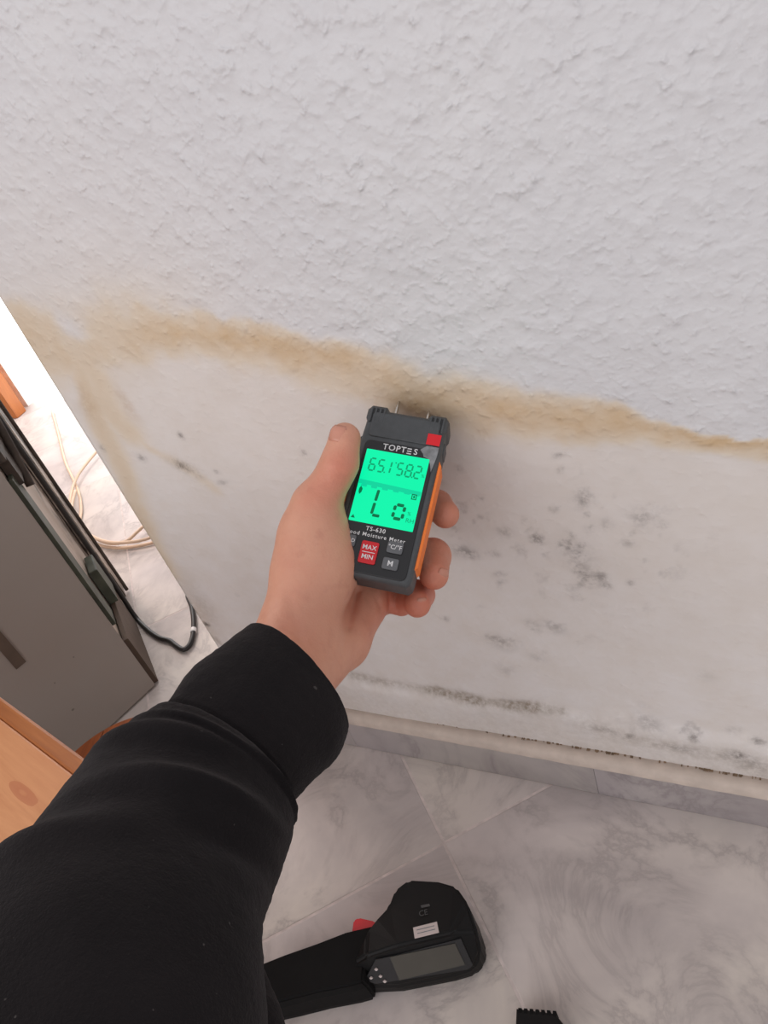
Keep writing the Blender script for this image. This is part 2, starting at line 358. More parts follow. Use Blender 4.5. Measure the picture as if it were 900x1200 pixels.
# ------------------------------------------------------------------ front wall with its water stain
XC = float((wl(0, 349)[0] + wl(222, 704)[0]) / 2)
def build_wall():
    xs = np.concatenate([np.arange(XC, 0.16, 0.0028), np.linspace(0.18, 1.5, 12)]); zs = np.concatenate([np.arange(0, 0.96, 0.0028), np.linspace(0.98, 2.4, 14)])
    X, Z = np.meshgrid(xs, zs, indexing='ij'); nx, nz = X.shape
    wx = X + 0.030 * (fbm(X * 14, Z * 14, X * 0, 11) - 0.5) + 0.010 * (fbm(X * 60, Z * 60, X * 0, 31) - 0.5)
    wz = Z + 0.040 * (fbm(X * 14 + 9, Z * 14, X * 0, 21) - 0.5) + 0.014 * (fbm(X * 60, Z * 60 + 5, X * 0, 41) - 0.5)
    def poly(pts):
        q = sorted([(wl(*p)[0], wl(*p)[2]) for p in pts]); return np.interp(wx, [a for a, b in q], [b for a, b in q])
    def sst(a, b, x):
        t = np.clip((x - a) / (b - a), 0, 1); return t * t * (3 - 2 * t)
    top = poly([(0, 345), (60, 338), (120, 336), (170, 342), (215, 352), (260, 372), (310, 382), (380, 394), (440, 398), (500, 408), (560, 422), (620, 440), (680, 458), (740, 478), (800, 494), (860, 502), (900, 507)])
    core = poly([(60, 395), (120, 400), (200, 400), (260, 402), (340, 412), (400, 422), (450, 442), (500, 464), (560, 478), (620, 488), (700, 490), (760, 496), (830, 505), (900, 513)])
    low = poly([(60, 560), (120, 490), (170, 458), (240, 452), (330, 470), (400, 485), (450, 508), (500, 530), (560, 545), (640, 548), (720, 545), (800, 545), (900, 560)])
    up = sst(0, 1, (top - wz) / np.maximum(top - core, 0.004)); dn = 1 - sst(0, 1, (core - wz) / np.maximum(core - low, 0.01))
    stain = up ** 0.75 * dn ** 1.2 * 0.9
    lumpy = 0.55 + 0.9 * fbm(X * 9 + 3, Z * 9, X * 0, 77)
    stain = stain * np.clip(lumpy, 0.5, 1.15)
    stain = np.maximum(stain, 0.16 * sst(0.0, 0.02, top - wz) * (1 - sst(0.05, 0.42, top - wz)))
    def blob(u, v, ru, rv, ang=0.0, p=1.0, warp=1.0):
        c = wl(u, v); a = wl(u + ru, v); b = wl(u, v + rv)
        ax = math.hypot(a[0] - c[0], a[2] - c[2]); bz = math.hypot(b[0] - c[0], b[2] - c[2])
        dx = (X + (wx - X) * warp) - c[0]; dz = (Z + (wz - Z) * warp) - c[2]
        t = math.radians(ang); rx = dx * math.cos(t) + dz * math.sin(t); rz = -dx * math.sin(t) + dz * math.cos(t)
        return np.exp(-((rx / ax) ** 2 + (rz / bz) ** 2) ** p)
    def seg(pts, wpx, p=1.0, warp=0.6):
        r = np.full(X.shape, 1e9)
        px = X + (wx - X) * warp; pz = Z + (wz - Z) * warp
        q = [wl(*a) for a in pts]; c = wl(*pts[0]); e = wl(pts[0][0], pts[0][1] + wpx); wm = math.hypot(e[0] - c[0], e[2] - c[2])
        for a, b in zip(q, q[1:]):
            d = np.array([b[0] - a[0], b[2] - a[2]]); L = (d ** 2).sum()
            t = np.clip(((px - a[0]) * d[0] + (pz - a[2]) * d[1]) / L, 0, 1)
            r = np.minimum(r, np.hypot(px - a[0] - t * d[0], pz - a[2] - t * d[1]))
        return np.exp(-(r / wm) ** (2 * p))
    # the side band that runs down along the wall's free edge, and its diagonal spur
    stain = np.maximum(stain, 0.62 * seg([(75, 395), (95, 440), (120, 490), (145, 550), (160, 590), (172, 625), (195, 665)], 20))
    stain = np.maximum(stain, 0.60 * seg([(85, 410), (115, 440), (125, 475), (150, 505)], 26))
    stain = np.maximum(stain, 0.45 * seg([(125, 485), (175, 525), (215, 550), (250, 575)], 9))
    stain = np.maximum(stain, 0.42 * blob(205, 375, 22, 24)); stain = np.maximum(stain, 0.56 * blob(130, 388, 105, 46)); stain = np.maximum(stain, 0.5 * blob(100, 420, 60, 50))
    stain = np.maximum(stain, 0.95 * blob(478, 462, 48, 20, 0, 1, 1.5)); stain = np.maximum(stain, 0.6 * blob(540, 480, 60, 18))  # first blob: stain with the soft shadow around the contact pins painted in
    stain *= 1 - 0.9 * blob(78, 378, 18, 12)
    rust_and_pin_shade = 0.38 * blob(110, 480, 9, 26, 0) + 0.45 * blob(480, 466, 34, 12) + 0.30 * blob(152, 596, 10, 22) + 0.35 * blob(150, 470, 7, 16) + 0.4 * blob(228, 715, 9, 26)  # brown patches; the one at the contact pins also paints their shadow
    smooth = sst(-0.015, 0.035, core - wz) * 0.9 + 0.1 * sst(0, .02, top - wz)
    smooth = np.maximum(smooth, 0.55 * (1 - sst(-0.55, -0.30, X)) * (1 - sst(0.60, 0.85, Z)))
    mold = 0 * X
    for u, v, ru, rv, s in [(655, 536, 9, 4, .55), (660, 553, 5, 3, .5), (540, 547, 4, 3, .5), (562, 580, 3, 3, .5), (687, 587, 11, 9, .4), (749, 607, 11, 9, .5), (772, 612, 7, 3, .5),
                            (589, 621, 8, 6, .4), (545, 645, 14, 8, .5), (556, 650, 8, 5, .4), (579, 648, 6, 3, .5), (675, 645, 20, 14, .36), (702, 670, 7, 5, .6),
                            (707, 679, 5, 3, .7), (735, 675, 4, 3, .6), (685, 670, 11, 14, .4), (587, 675, 7, 3, .4), (588, 684, 5, 3, .3), (647, 737, 16, 6, .34), (620, 734, 8, 4, .3), (525, 726, 3, 3, .5),
                            (582, 747, 8, 4, .2), (588, 753, 14, 8, .36), (631, 772, 12, 4, .25), (594, 786, 10, 6, .25), (709, 850, 14, 2.5, .5), (738, 858, 5, 2.5, .6), (764, 847, 14, 5, .4), (796, 870, 22, 3, .4),
                            (816, 862, 6, 2.5, .8), (865, 880, 9, 4, .8), (860, 855, 10, 5, .3), (891, 867, 8, 3, .8), (885, 890, 20, 8, .35), (214, 513, 3, 3, .8), (168, 540, 4, 3, .7), (209, 546, 8, 5, .55), (218, 552, 10, 5, .5),
                            (232, 560, 8, 4, .2), (251, 552, 3, 2.5, .6), (257, 565, 7, 2.5, .5), (124, 528, 4, 3, .5), (352, 527, 3, 3, .7), (715, 612, 6, 4, .35), (735, 632, 9, 3, .4), (668, 622, 5, 4, .35), (695, 615, 8, 5, .25), (280, 700, 2, 2, .3), (760, 590, 3, 2, .3), (830, 790, 12, 6, .14)]:
        mold = mold + s * blob(u, v, ru, rv, random.uniform(-20, 20), 1.0, 0.55)
    mold = mold + 0.7 * blob(630, 631, 10, 7, 0, 2.0, 0.35) + 0.95 * blob(242, 732, 3, 2.5, -30, 1.5, 0.0)
    speck = sst(0.66, 0.74, fbm(X * 75, Z * 75, X * 0, 91)); zone = blob(690, 640, 90, 60) + 0.8 * blob(560, 630, 40, 50) + 0.9 * blob(840, 865, 80, 26) + 0.6 * blob(610, 740, 70, 30)
    mold = mold + 0.40 * speck * np.clip(zone, 0, 1)
    grime = 0.8 * seg([(412, 791), (440, 796), (480, 803), (516, 809), (560, 818), (611, 825), (640, 830), (663, 833)], 4, 1, 0.5) * np.clip(0.2 + 1.3 * fbm(X * 30, Z * 8, X * 0, 55), 0, 1)
    grime = grime + 0.6 * seg([(505, 806), (540, 812), (560, 818)], 5, 1, .5) + 0.6 * seg([(595, 822), (630, 828)], 6, 1, .5)
    grime = grime + 0.25 * seg([(690, 845), (760, 862), (820, 875), (900, 893)], 9) + 0.55 * seg([(228, 747), (251, 747), (263, 759)], 1.8, 1, 0.1)
    grime = grime + 0.22 * sst(0.0, 1.0, (0.13 - wz) / 0.05) + 0.3 * blob(235, 705, 10, 22)
    bare = 0.9 * (1 - sst(0.136, 0.142, Z + 0.006 * fbm(X * 40, Z * 40, X * 0, 3))) * (1 - sst(XC + 0.045, XC + 0.13, wx))
    me = bpy.data.meshes.new('wall_front')
    relief = 0.0009 * (1 - 0.75 * smooth) * (fbm(X * 42, Z * 42, X * 0, 61, 3) - 0.5) * 2 + 0.003 * (fbm(X * 7, Z * 7, X * 0, 65, 2) - 0.5)
    lip = 0.006 * (1 - sst(0.105, 0.13, wz))          # the patched strip above the skirting stands a little proud
    relief[0, :] = 0
    V = np.stack([X, np.full(X.shape, WY) - relief - lip, Z], -1).reshape(-1, 3)
    I = np.arange(nx * nz).reshape(nx, nz)
    Q = np.stack([I[:-1, :-1], I[1:, :-1], I[1:, 1:], I[:-1, 1:]], -1).reshape(-1, 4).tolist()
    B = len(V); x0, x1, z1, yb = xs[0], xs[-1], zs[-1], WY + 0.14
    V = V.tolist() + [[x0, yb, 0], [x1, yb, 0], [x1, yb, z1], [x0, yb, z1]]
    Q.append([B + 1, B, B + 3, B + 2])
    F_ = Q + [[*I[0, :].tolist(), B + 3, B], [*I[:, -1].tolist(), B + 2, B + 3], [*I[-1, ::-1].tolist(), B + 1, B + 2][::1], [*I[::-1, 0].tolist(), B, B + 1]]
    me.from_pydata(V, [], F_)
    for nm, ch in (('wear', (stain, mold, smooth)), ('wear_two', (grime, bare, rust_and_pin_shade))):
        A = np.ones((len(V), 4), np.float32); A[B:] = (0, 0, 0, 1)
        for k, c in enumerate(ch): A[:B, k] = np.clip(c, 0, 1).reshape(-1)
        ca = me.color_attributes.new(nm, 'FLOAT_COLOR', 'POINT'); ca.data.foreach_set('color', A.ravel())
    bmx = bmesh.new(); bmx.from_mesh(me); bmesh.ops.recalc_face_normals(bmx, faces=bmx.faces); bmx.to_mesh(me); bmx.free()
    nq = (nx - 1) * (nz - 1)
    o = link_mesh('wall_front', me, M['wall'], None, False)
    for p in me.polygons[:nq]: p.use_smooth = True
    tag(o, kind='structure'); return o
wall = build_wall()

# skirting: separate marble strips, a cream painted ledge on top and a broken line of dirt behind it
sk = empty('baseboard_front', (0, 0, 0)); tag(sk, kind='structure')
SK_D, SK_H = 0.012, 0.062
ty = WY - 0.006
cuts = [XC + 0.002, XC + 0.10, -0.185 * 1.0, 0.125, 0.435, 0.745, 1.055, 1.365, 1.5]
cuts[2] = float(on_plane(695, 900, 1, ty - SK_D)[0]); cuts = [cuts[0], cuts[2] - 0.31, cuts[2], cuts[2] + 0.31, cuts[2] + 0.62, cuts[2] + 0.93, cuts[2] + 1.24, 1.5]
for a, b in zip(cuts, cuts[1:]):
    bm = bmesh.new(); boxm(bm, a + 0.0002, ty - SK_D, 0.0, b - 0.0002, ty + 0.004, SK_H, 0.0012)
    obj_bm('skirting_tile', bm, M['skirt'], sk)
bm = bmesh.new(); n = 160; prev = None
for k in range(n + 1):
    x = cuts[0] + (cuts[-1] - cuts[0]) * k / n; e = random.uniform(-0.0005, 0.0005)
    pts = [(ty - SK_D - 0.0006, SK_H - 0.011 + e), (ty - SK_D - 0.0012, SK_H + 0.001), (ty - SK_D + 0.003, SK_H + 0.0035), (ty + 0.001, SK_H + 0.005 + e), (ty + 0.004, SK_H - 0.002)]
    ring = [bm.verts.new((x, y, z)) for y, z in pts]
    if prev:
        for q in range(4): bm.faces.new((prev[q], prev[q + 1], ring[q + 1], ring[q]))
    prev = ring
obj_bm('painted_ledge', bm, M['cream'], sk, True)
bm = bmesh.new()
for k in range(420):
    x = random.uniform(-0.37, 0.15); dens = (0.15 + 0.6 * max(0, min(1, (x + 0.37) / 0.25))) * (0.35 + 0.65 * max(0, math.sin(x * 47) * math.sin(x * 19 + 1) + 0.4))
    if random.random() > dens: continue
    L = random.uniform(0.0006, 0.003); h = random.uniform(0.0001, 0.0009); dz_ = random.uniform(-0.0006, 0.0006)
    boxm(bm, x, ty - random.uniform(0.0006, 0.0022), SK_H + 0.0040, x + L, ty + 0.001, SK_H + 0.0050 + h)
tag(obj_bm('dirt_line', bm, M['dirt'], sk), kind='stuff')

# ------------------------------------------------------------------ far room: back wall with daylit door, wooden post
bw = bmesh.new(); yb = 1.34
boxm(bw, -4.2, yb, 0, -3.05, yb + 0.12, 2.4); boxm(bw, -1.15, yb, 0, 0.4, yb + 0.12, 2.4); boxm(bw, -3.05, yb, 2.15, -1.15, yb + 0.12, 2.4)
tag(obj_bm('wall_back', bw, M['plain']), kind='structure')
dr = empty('door_1', (-2.1, yb + 0.05, 0)); tag(dr, kind='structure')
bm = bmesh.new()
for x in (-0.95, -0.03, 0.89): boxm(bm, x, -0.03, 0, x + 0.06, 0.03, 2.15)
boxm(bm, -0.95, -0.03, 2.09, 0.95, 0.03, 2.15)
obj_bm('door_frame', bm, M['frame'], dr)
for x in (-0.89, 0.03):
    bm = bmesh.new(); boxm(bm, x, -0.006, 0.0, x + 0.86, 0.006, 2.09); obj_bm('pane', bm, M['pane'], dr)
pr = flr(26, 486); post = empty('wooden_door_post', (pr[0], pr[1], 0))
tag(post, 'orange-brown wooden post standing by the bright daylit doorway', 'post')
bm = bmesh.new(); boxm(bm, -0.55, -0.02, 0.0, 0.0, 0.02, 2.1, 0.003)
o = obj_bm('panel', bm, M['doorwood'], post); post.rotation_euler = (0, 0, math.radians(4))
bm = bmesh.new(); boxm(bm, -0.56, -0.026, 0.0, -0.50, -0.02, 2.1, 0.002); obj_bm('edge_moulding', bm, M['doorwood'], post)

# ------------------------------------------------------------------ appliance pulled out from the wall
c0 = flr(181, 803); c1 = flr(141, 695)
gd = Vector((c1[0] - c0[0], c1[1] - c0[1], 0)); GL = gd.length; gd.normalize()
ang = math.atan2(gd.y, gd.x)                                    # local +x runs along the back, away from the corner
ap = empty('kitchen_appliance', (c0[0], c0[1], 0)); ap.rotation_euler = (0, 0, ang)
tag(ap, 'grey kitchen appliance with grimy back pulled out beside the damp wall', 'appliance')
AH, AD = 0.86, 0.56
FX, FY = -0.353, 0.936
bm = bmesh.new(); prism(bm, [(0.004, 0.002), (GL - 0.004, 0.002), (GL - 0.004, AD * FY), (AD * FX + 0.006, AD * FY)], 0.0, AH - 0.004); obj_bm('cabinet_shell', bm, M['back'], ap)
def face_bits(boxes, bev=0.0):
    bm = bmesh.new()
    for b in boxes: boxm(bm, *b, bev)
    bm.transform(Matrix.Rotation(math.atan2(-FX, FY), 4, 'Z')); return bm
obj_bm('side_panel', face_bits([(-0.006, 0.0, 0.004, 0.003, AD, AH)], 0.0015), M['enamel'], ap)
bm = bmesh.new(); prism(bm, [(0.0, 0.0), (GL, 0.0), (GL, AD * FY), (AD * FX, AD * FY)], AH - 0.004, AH + 0.012, 0.002, 2); obj_bm('top_panel', bm, M['enamel'], ap)
def face_yz(u, v):
    fdw = (gd * FX + Vector((-gd.y, gd.x, 0)) * FY).normalized(); nn = Vector((-fdw.y, fdw.x, 0))
    r = Vector(RW @ np.array([(u - 450) / F, (v - 600) / F, 1.0])); o_ = Vector((0, 0, S)); c_ = Vector((c0[0], c0[1], 0))
    p = o_ + r * ((c_ - o_).dot(nn) / r.dot(nn)); return (p - c_).dot(fdw), p.z
ya_, za_ = face_yz(28, 773); yb2, _ = face_yz(12, 777)
obj_bm('recessed_groove', face_bits([(-0.0075, min(ya_, yb2), za_, -0.0055, max(ya_, yb2), 0.62)]), M['brown'], ap)
bm = bmesh.new(); boxm(bm, GL * 0.03, -0.006, 0.13, GL * 0.17, 0.0, 0.40, 0.001); obj_bm('green_strip', bm, M['green'], ap)
bm = bmesh.new(); boxm(bm, 0.004, -0.008, 0.0, GL * 0.62, 0.0, 0.10, 0.001); obj_bm('lower_recess', bm, M['brown'], ap)
bm = bmesh.new(); boxm(bm, GL * 0.82, -0.012, 0.02, GL, 0.0, AH, 0.001); obj_bm('rear_rail', bm, M['back'], ap)
bm = bmesh.new(); tube(bm, [(GL * 0.97, -0.014, 0.005), (GL * 0.97, -0.014, 0.4), (GL * 0.97, -0.014, AH)], 0.0035, 8); obj_bm('edge_rod', bm, M['bracket'], ap, True)
rr = random.Random(9)
for k in range(9):
    zz = 0.38 + 0.046 * k; x0 = GL * rr.uniform(0.02, 0.2)
    bm = bmesh.new(); boxm(bm, x0, -rr.uniform(0.008, 0.02), zz, x0 + GL * rr.uniform(0.15, 0.34), 0.0, zz + rr.uniform(0.02, 0.05), 0.002); obj_bm('bracket', bm, M['bracket'], ap)
bm = bmesh.new(); tube(bm, [(GL * .22, -.012, .36), (GL * .3, -.02, .45), (GL * .22, -.024, .55), (GL * .34, -.02, .66), (GL * .3, -.012, .8)], 0.006, 8); obj_bm('hose', bm, M['bracket'], ap, True)
bm = bmesh.new(); boxm(bm, GL * 0.38, -0.014, 0.10, GL * 0.56, 0.0, 0.17, 0.002); obj_bm('terminal_cover', bm, M['green'], ap)

# black mains cable: down the back of the appliance and over the floor behind the wall
apM = Matrix.Translation((c0[0], c0[1], 0)) @ Matrix.Rotation(ang, 4, 'Z')
cp = [apM @ Vector((GL * 0.66, -0.012, z)) for z in (0.84, 0.6, 0.4, 0.2, 0.08)]
cp += [Vector(flr(u, v, 0.005)) for u, v in ((158, 722), (172, 737), (186, 747), (199, 751), (207, 757), (215, 761), (222, 756), (226, 745), (227, 730), (225, 712), (220, 697))]
cp += [Vector(flr(228, 690, 0.005)), Vector(flr(250, 690, 0.005))]
bm = bmesh.new(); tube(bm, cp, 0.0042, 10)
o = obj_bm('power_cable', bm, M['cable'], None, True); tag(o, 'black power cable running down the grey appliance and looping on the floor', 'cable')
bm = bmesh.new(); a = Vector(flr(226.5, 741, 0.005)); b = Vector(flr(226.8, 737, 0.005)); tube(bm, [a, b], 0.0052, 10); obj_bm('cable_tie', bm, M['frame'], o, True)

# cream cable: thin run from the doorway and a loose coil
bm = bmesh.new()
z = 0.005
pts = [(61, 482), (68, 508), (76, 540), (85, 560), (93, 580), (95, 600), (92, 618), (98, 628), (112, 637), (135, 642), (160, 640), (185, 634), (215, 622)]
tube(bm, [flr(u, v, z + 0.0) for u, v in pts], 0.0034, 8)
pts = [(118, 524), (104, 540), (92, 556), (85, 572), (82, 590), (85, 606), (95, 620), (112, 631), (130, 637), (148, 634), (160, 624), (168, 617), (190, 600)]
tube(bm, [flr(u, v, z + 0.009) for u, v in pts], 0.0034, 8)
pts = [(88, 575), (84, 598), (90, 614), (104, 626), (122, 634), (142, 636), (170, 632), (200, 620)]
tube(bm, [flr(u, v, z + 0.018) for u, v in pts], 0.0034, 8)
tag(obj_bm('cable_coil', bm, M['creamcable'], None, True), 'cream cable lying in a loose coil on the sunlit marble floor', 'cable')

# ------------------------------------------------------------------ wooden things at lower left
ZB = 0.43
e0 = flr(-40, 811, ZB); e1 = flr(86, 908, ZB); ed = Vector((e1[0] - e0[0], e1[1] - e0[1], 0)).normalized(); ea = math.atan2(ed.y, ed.x)
far = Vector((e1[0], e1[1], 0)) + ed * 0.06
bench = empty('pine_bench', (far.x, far.y, 0)); bench.rotation_euler = (0, 0, ea)
tag(bench, 'pale pine bench top with knot and darker orange edge beside black sleeve', 'bench')
W_ = 0.30
kn = bench_inv = (Matrix.Translation((far.x, far.y, 0)) @ Matrix.Rotation(ea, 4, 'Z')).inverted() @ Vector(flr(27, 929, ZB))
M['pine'] = wood('knotty_pine', (216, 152, 104), (198, 130, 84), (2, 22, 22), (kn.x, kn.y, 0.024, 0.0055, (190, 116, 76)))
bm = bmesh.new(); boxm(bm, -0.34, -W_, ZB - 0.022, 0.0, 0.0, ZB, 0.0015); obj_bm('seat_board', bm, M['pine'], bench)
bm = bmesh.new(); boxm(bm, -0.34, 0.0, ZB - 0.03, 0.002, 0.012, ZB + 0.0005, 0.002); obj_bm('edge_strip', bm, M['pinedge'], bench)
for x, y in ((-0.30, -W_ + 0.04), (-0.30, -0.05), (-0.13, -W_ + 0.04), (-0.13, -0.06)):
    bm = bmesh.new(); boxm(bm, x - 0.018, y - 0.018, 0.0, x + 0.018, y + 0.018, ZB - 0.022, 0.002); obj_bm('leg', bm, M['pinedge'], bench)
st = Vector(flr(137, 924, 0.10)); stool = empty('wooden_stool', (st.x, st.y, 0))
tag(stool, 'reddish-brown round wooden stool peeping out between grey appliance and black sleeve', 'stool')
stool.rotation_euler = (0, 0, math.radians(20)); SR = 0.0
SR = 0.108
for k in range(4):
    xa, xb = -SR + 2 * SR * k / 4 + 0.0006, -SR + 2 * SR * (k + 1) / 4 - 0.0006
    if k == 0: xa = -SR
    arc = []
    for q in range(9):
        x = xa + (xb - xa) * q / 8; arc.append((x, math.sqrt(max(SR * SR - x * x, 0))))
    pts = [(x, -y) for x, y in arc] + [(x, y) for x, y in arc[::-1]]
    pts2 = []
    for p_ in pts:
        if not pts2 or (abs(p_[0] - pts2[-1][0]) + abs(p_[1] - pts2[-1][1])) > 1e-5: pts2.append(p_)
    if abs(pts2[0][0] - pts2[-1][0]) + abs(pts2[0][1] - pts2[-1][1]) < 1e-5: pts2.pop()
    bm = bmesh.new(); prism(bm, pts2, 0.082, 0.10, 0.001, 2); obj_bm('seat_plank', bm, M['redwood'], stool)
for k in range(3):
    a = math.radians(90 + 120 * k); bm = bmesh.new(); x, y = SR * .6 * math.cos(a), SR * .6 * math.sin(a)
    tube(bm, [(x * 1.3, y * 1.3, 0), (x, y, 0.083)], 0.010, 12); obj_bm('leg', bm, M['redwood'], stool, True)

# ------------------------------------------------------------------ moisture meter
DC = 0.568; PX = DC / F                                          # metres per photo pixel at the meter
tilt = math.radians(19); turn = math.radians(11)
ctr = P(456.5, 574, DC)
camR, camU, camB = Vector(right), Vector(-down), Vector(-fwd)
vray = (Vector(CAM) - Vector(ctr)).normalized()
iu = (camR * 0.242 + camU * 0.970); iu = (iu - vray * iu.dot(vray)).normalized(); ir = iu.cross(vray).normalized()
U = (iu * math.cos(tilt) - vray * math.sin(tilt)).normalized()
Rg = (ir * math.cos(turn) + vray * math.sin(turn)); Rg = (Rg - U * Rg.dot(U)).normalized(); Nn = Rg.cross(U).normalized()
MM = Matrix(((Rg.x, U.x, Nn.x, ctr[0]), (Rg.y, U.y, Nn.y, ctr[1]), (Rg.z, U.z, Nn.z, ctr[2]), (0, 0, 0, 1)))
meter = empty('moisture_meter', mat4=MM)
tag(meter, 'charcoal moisture meter with glowing green display and orange sides held against the wall', 'meter')
kx = PX / math.cos(turn); ky = PX / math.cos(tilt)               # local metres for one photo pixel
def MX(x): return x * kx
def MY(y): return y * ky
TH = 0.030
HW = 49
body = [(-HW + 5, -104), (HW - 5, -104), (HW - 1, -100), (HW, -92), (HW, 60), (HW - 1, 80), (HW + 1, 84), (HW + 1, 94), (HW - 4, 100), (27, 100), (23, 95), (-23, 95), (-27, 100), (-HW + 4, 100), (-HW - 1, 94), (-HW - 1, 84), (-HW + 1, 80), (-HW, 60), (-HW, -92), (-HW + 1, -100)]
bm = bmesh.new(); prism(bm, [(MX(x), MY(y)) for x, y in body], -TH, 0.0, 0.004, 4); o = obj_bm('housing', bm, M['body'], meter)
for p in o.data.polygons: p.use_smooth = False
bm = bmesh.new(); prism(bm, [(MX(x), MY(y)) for x, y in rrect(-HW + 8, 60, HW - 8, 90, 4)], -0.002, 0.0012, 0.0008, 2); obj_bm('top_cap', bm, M['body'], meter)
bm = bmesh.new(); prism(bm, [(MX(x), MY(y)) for x, y in rrect(-42, -99, 42, 55, 7)], -0.001, 0.0008, 0.0005, 2); obj_bm('faceplate', bm, M['plate'], meter)
for sx in (-1, 1):                                               # ribs at the two top corners
    for k in range(4):
        x = sx * 36 + (k - 1.5) * 5.2; bm = bmesh.new(); prism(bm, [(MX(a), MY(b)) for a, b in rrect(x - 1.3, 77, x + 1.3, 96, 1.2)], -0.006, 0.0014, 0.0008, 2); obj_bm('rib', bm, M['body'], meter)
    for kk in (-1,):
        bm = bmesh.new(); prism(bm, [(MX(a), MY(b)) for a, b in rrect(sx * 36 - 9, 78, sx * 36 + 9, 95, 1.2)], -0.004, 0.0004, 0.0002, 2); obj_bm('rib_recess', bm, M['plate'], meter)
    bm = bmesh.new(); xs_ = sx * HW; a, b = (xs_ - 1, xs_ + 2.8) if sx > 0 else (xs_ - 2.8, xs_ + 1)
    prism(bm, [(MX(p), MY(q)) for p, q in [(a, -84), (b, -80), (b, 40), (a, 46)]], -TH + 0.005, -0.0022, 0.0008, 2); obj_bm('side_grip', bm, M['orange'], meter)
    bm = bmesh.new(); prism(bm, [(MX(p), MY(q)) for p, q in rrect(sx * HW - 3, 56 if sx > 0 else 0, sx * HW + 1.6, 70 if sx > 0 else 62, 2)], -TH + 0.007, -0.006, 0.001, 2); obj_bm('side_lug', bm, M['body'], meter)
# display with its segments
bm = bmesh.new(); prism(bm, [(MX(x), MY(y)) for x, y in rrect(-37.5, -43.3, 37.5, 43.3, 0.8, 2)], -0.0005, 0.0012); scr = obj_bm('display', bm, M['lcd'], meter)
def seven(bm, ch, cx, cy, w_, h_, t, slant=0.10):
    segs = {'a': (0, 1, 1, 1), 'b': (1, 1, 1, .5), 'c': (1, .5, 1, 0), 'd': (0, 0, 1, 0), 'e': (0, 0, 0, .5), 'f': (0, .5, 0, 1), 'g': (0, .5, 1, .5)}
    on = {'6': 'acdefg', '5': 'acdfg', '1': 'bc', '8': 'abcdefg', '2': 'abdeg', 'L': 'def', 'o': 'cdeg', '0': 'abcdef'}[ch]
    for s in on:
        x0, y0, x1, y1 = segs[s]; g = t * 0.55
        if y0 == y1: q = [(x0 * w_ + g, y0 * h_ - t / 2), (x1 * w_ - g, y0 * h_ - t / 2), (x1 * w_ - g * .6, y0 * h_), (x1 * w_ - g, y0 * h_ + t / 2), (x0 * w_ + g, y0 * h_ + t / 2), (x0 * w_ + g * .6, y0 * h_)]
        else:
            ya, yb_ = sorted((y0 * h_, y1 * h_)); q = [(x0 * w_ - t / 2, ya + g), (x0 * w_, ya + g * .5), (x0 * w_ + t / 2, ya + g), (x0 * w_ + t / 2, yb_ - g), (x0 * w_, yb_ - g * .5), (x0 * w_ - t / 2, yb_ - g)]
        q = [(cx - w_ / 2 + x + (y - h_ / 2) * slant, cy - h_ / 2 + y) for x, y in q]
        prism(bm, [(MX(x), MY(y)) for x, y in q], 0.0011, 0.00135)
bm = bmesh.new()
for ch, x in (('6', -26.5), ('5', -16), ('1', -8), ('5', 6.5), ('8', 17), ('2', 27.5)): seven(bm, ch, x, 25.5, 6.6, 14.5, 1.9, 0.05)
for x, y in ((-10.8, 18.5), (22.0, 18.5), (0.3, 32)): prism(bm, [(MX(a), MY(b)) for a, b in rrect(x - .8, y - .8, x + .8, y + .8, .3, 2)], 0.0011, 0.00135)
obj_bm('reading_digits', bm, M['lcdmid'], scr)
bm = bmesh.new(); seven(bm, 'L', -7, -17.5, 11, 31, 3.4, 0.06); obj_bm('reading_letter', bm, M['lcddark'], scr)
bm = bmesh.new(); seven(bm, '0', 16.8, -24, 11, 16, 3.6, 0.04); obj_bm('reading_letter', bm, M['lcddark'], scr)
bm = bmesh.new()
prism(bm, [(MX(a), MY(b)) for a, b in [(-37, 1.0), (37, -1.5), (37, 3.5), (-37, 6)]], 0.00115, 0.00125)
obj_bm('scale_band', bm, M['lcdfaint'], scr)
bm = bmesh.new()
for x in (-30, -18, -5, 8, 21, 32): prism(bm, [(MX(a), MY(b)) for a, b in rrect(x - 3.5, -2.2, x + 3.5, .8, 1, 2)], 0.00115, 0.00128)
obj_bm('scale_mark', bm, M['lcdfaint'], scr)
bm = bmesh.new(); prism(bm, [(MX(a), MY(b)) for a, b in [(-33, -12), (-31, -9), (-30.5, -5), (-33, -2), (-34.5, -5), (-34.5, -9)]], 0.0011, 0.00135)
prism(bm, [(MX(a), MY(b)) for a, b in [(-36, -40), (-31, -40), (-33.5, -36)]], 0.0011, 0.0013); obj_bm('drop_icon', bm, M['lcddark'], scr)
bm = bmesh.new(); 
for q in ([(27, -7), (33, -7), (33, -6), (27, -6)], [(27, -1.5), (33, -1.5), (33, -.5), (27, -.5)], [(27, -6), (28, -6), (28, -1.5), (27, -1.5)], [(32, -6), (33, -6), (33, -1.5), (32, -1.5)], [(29, -5), (31, -5), (31, -2.5), (29, -2.5)]):
    prism(bm, [(MX(a), MY(b)) for a, b in q], 0.0011, 0.00135)
obj_bm('battery_icon', bm, M['lcddark'], scr)
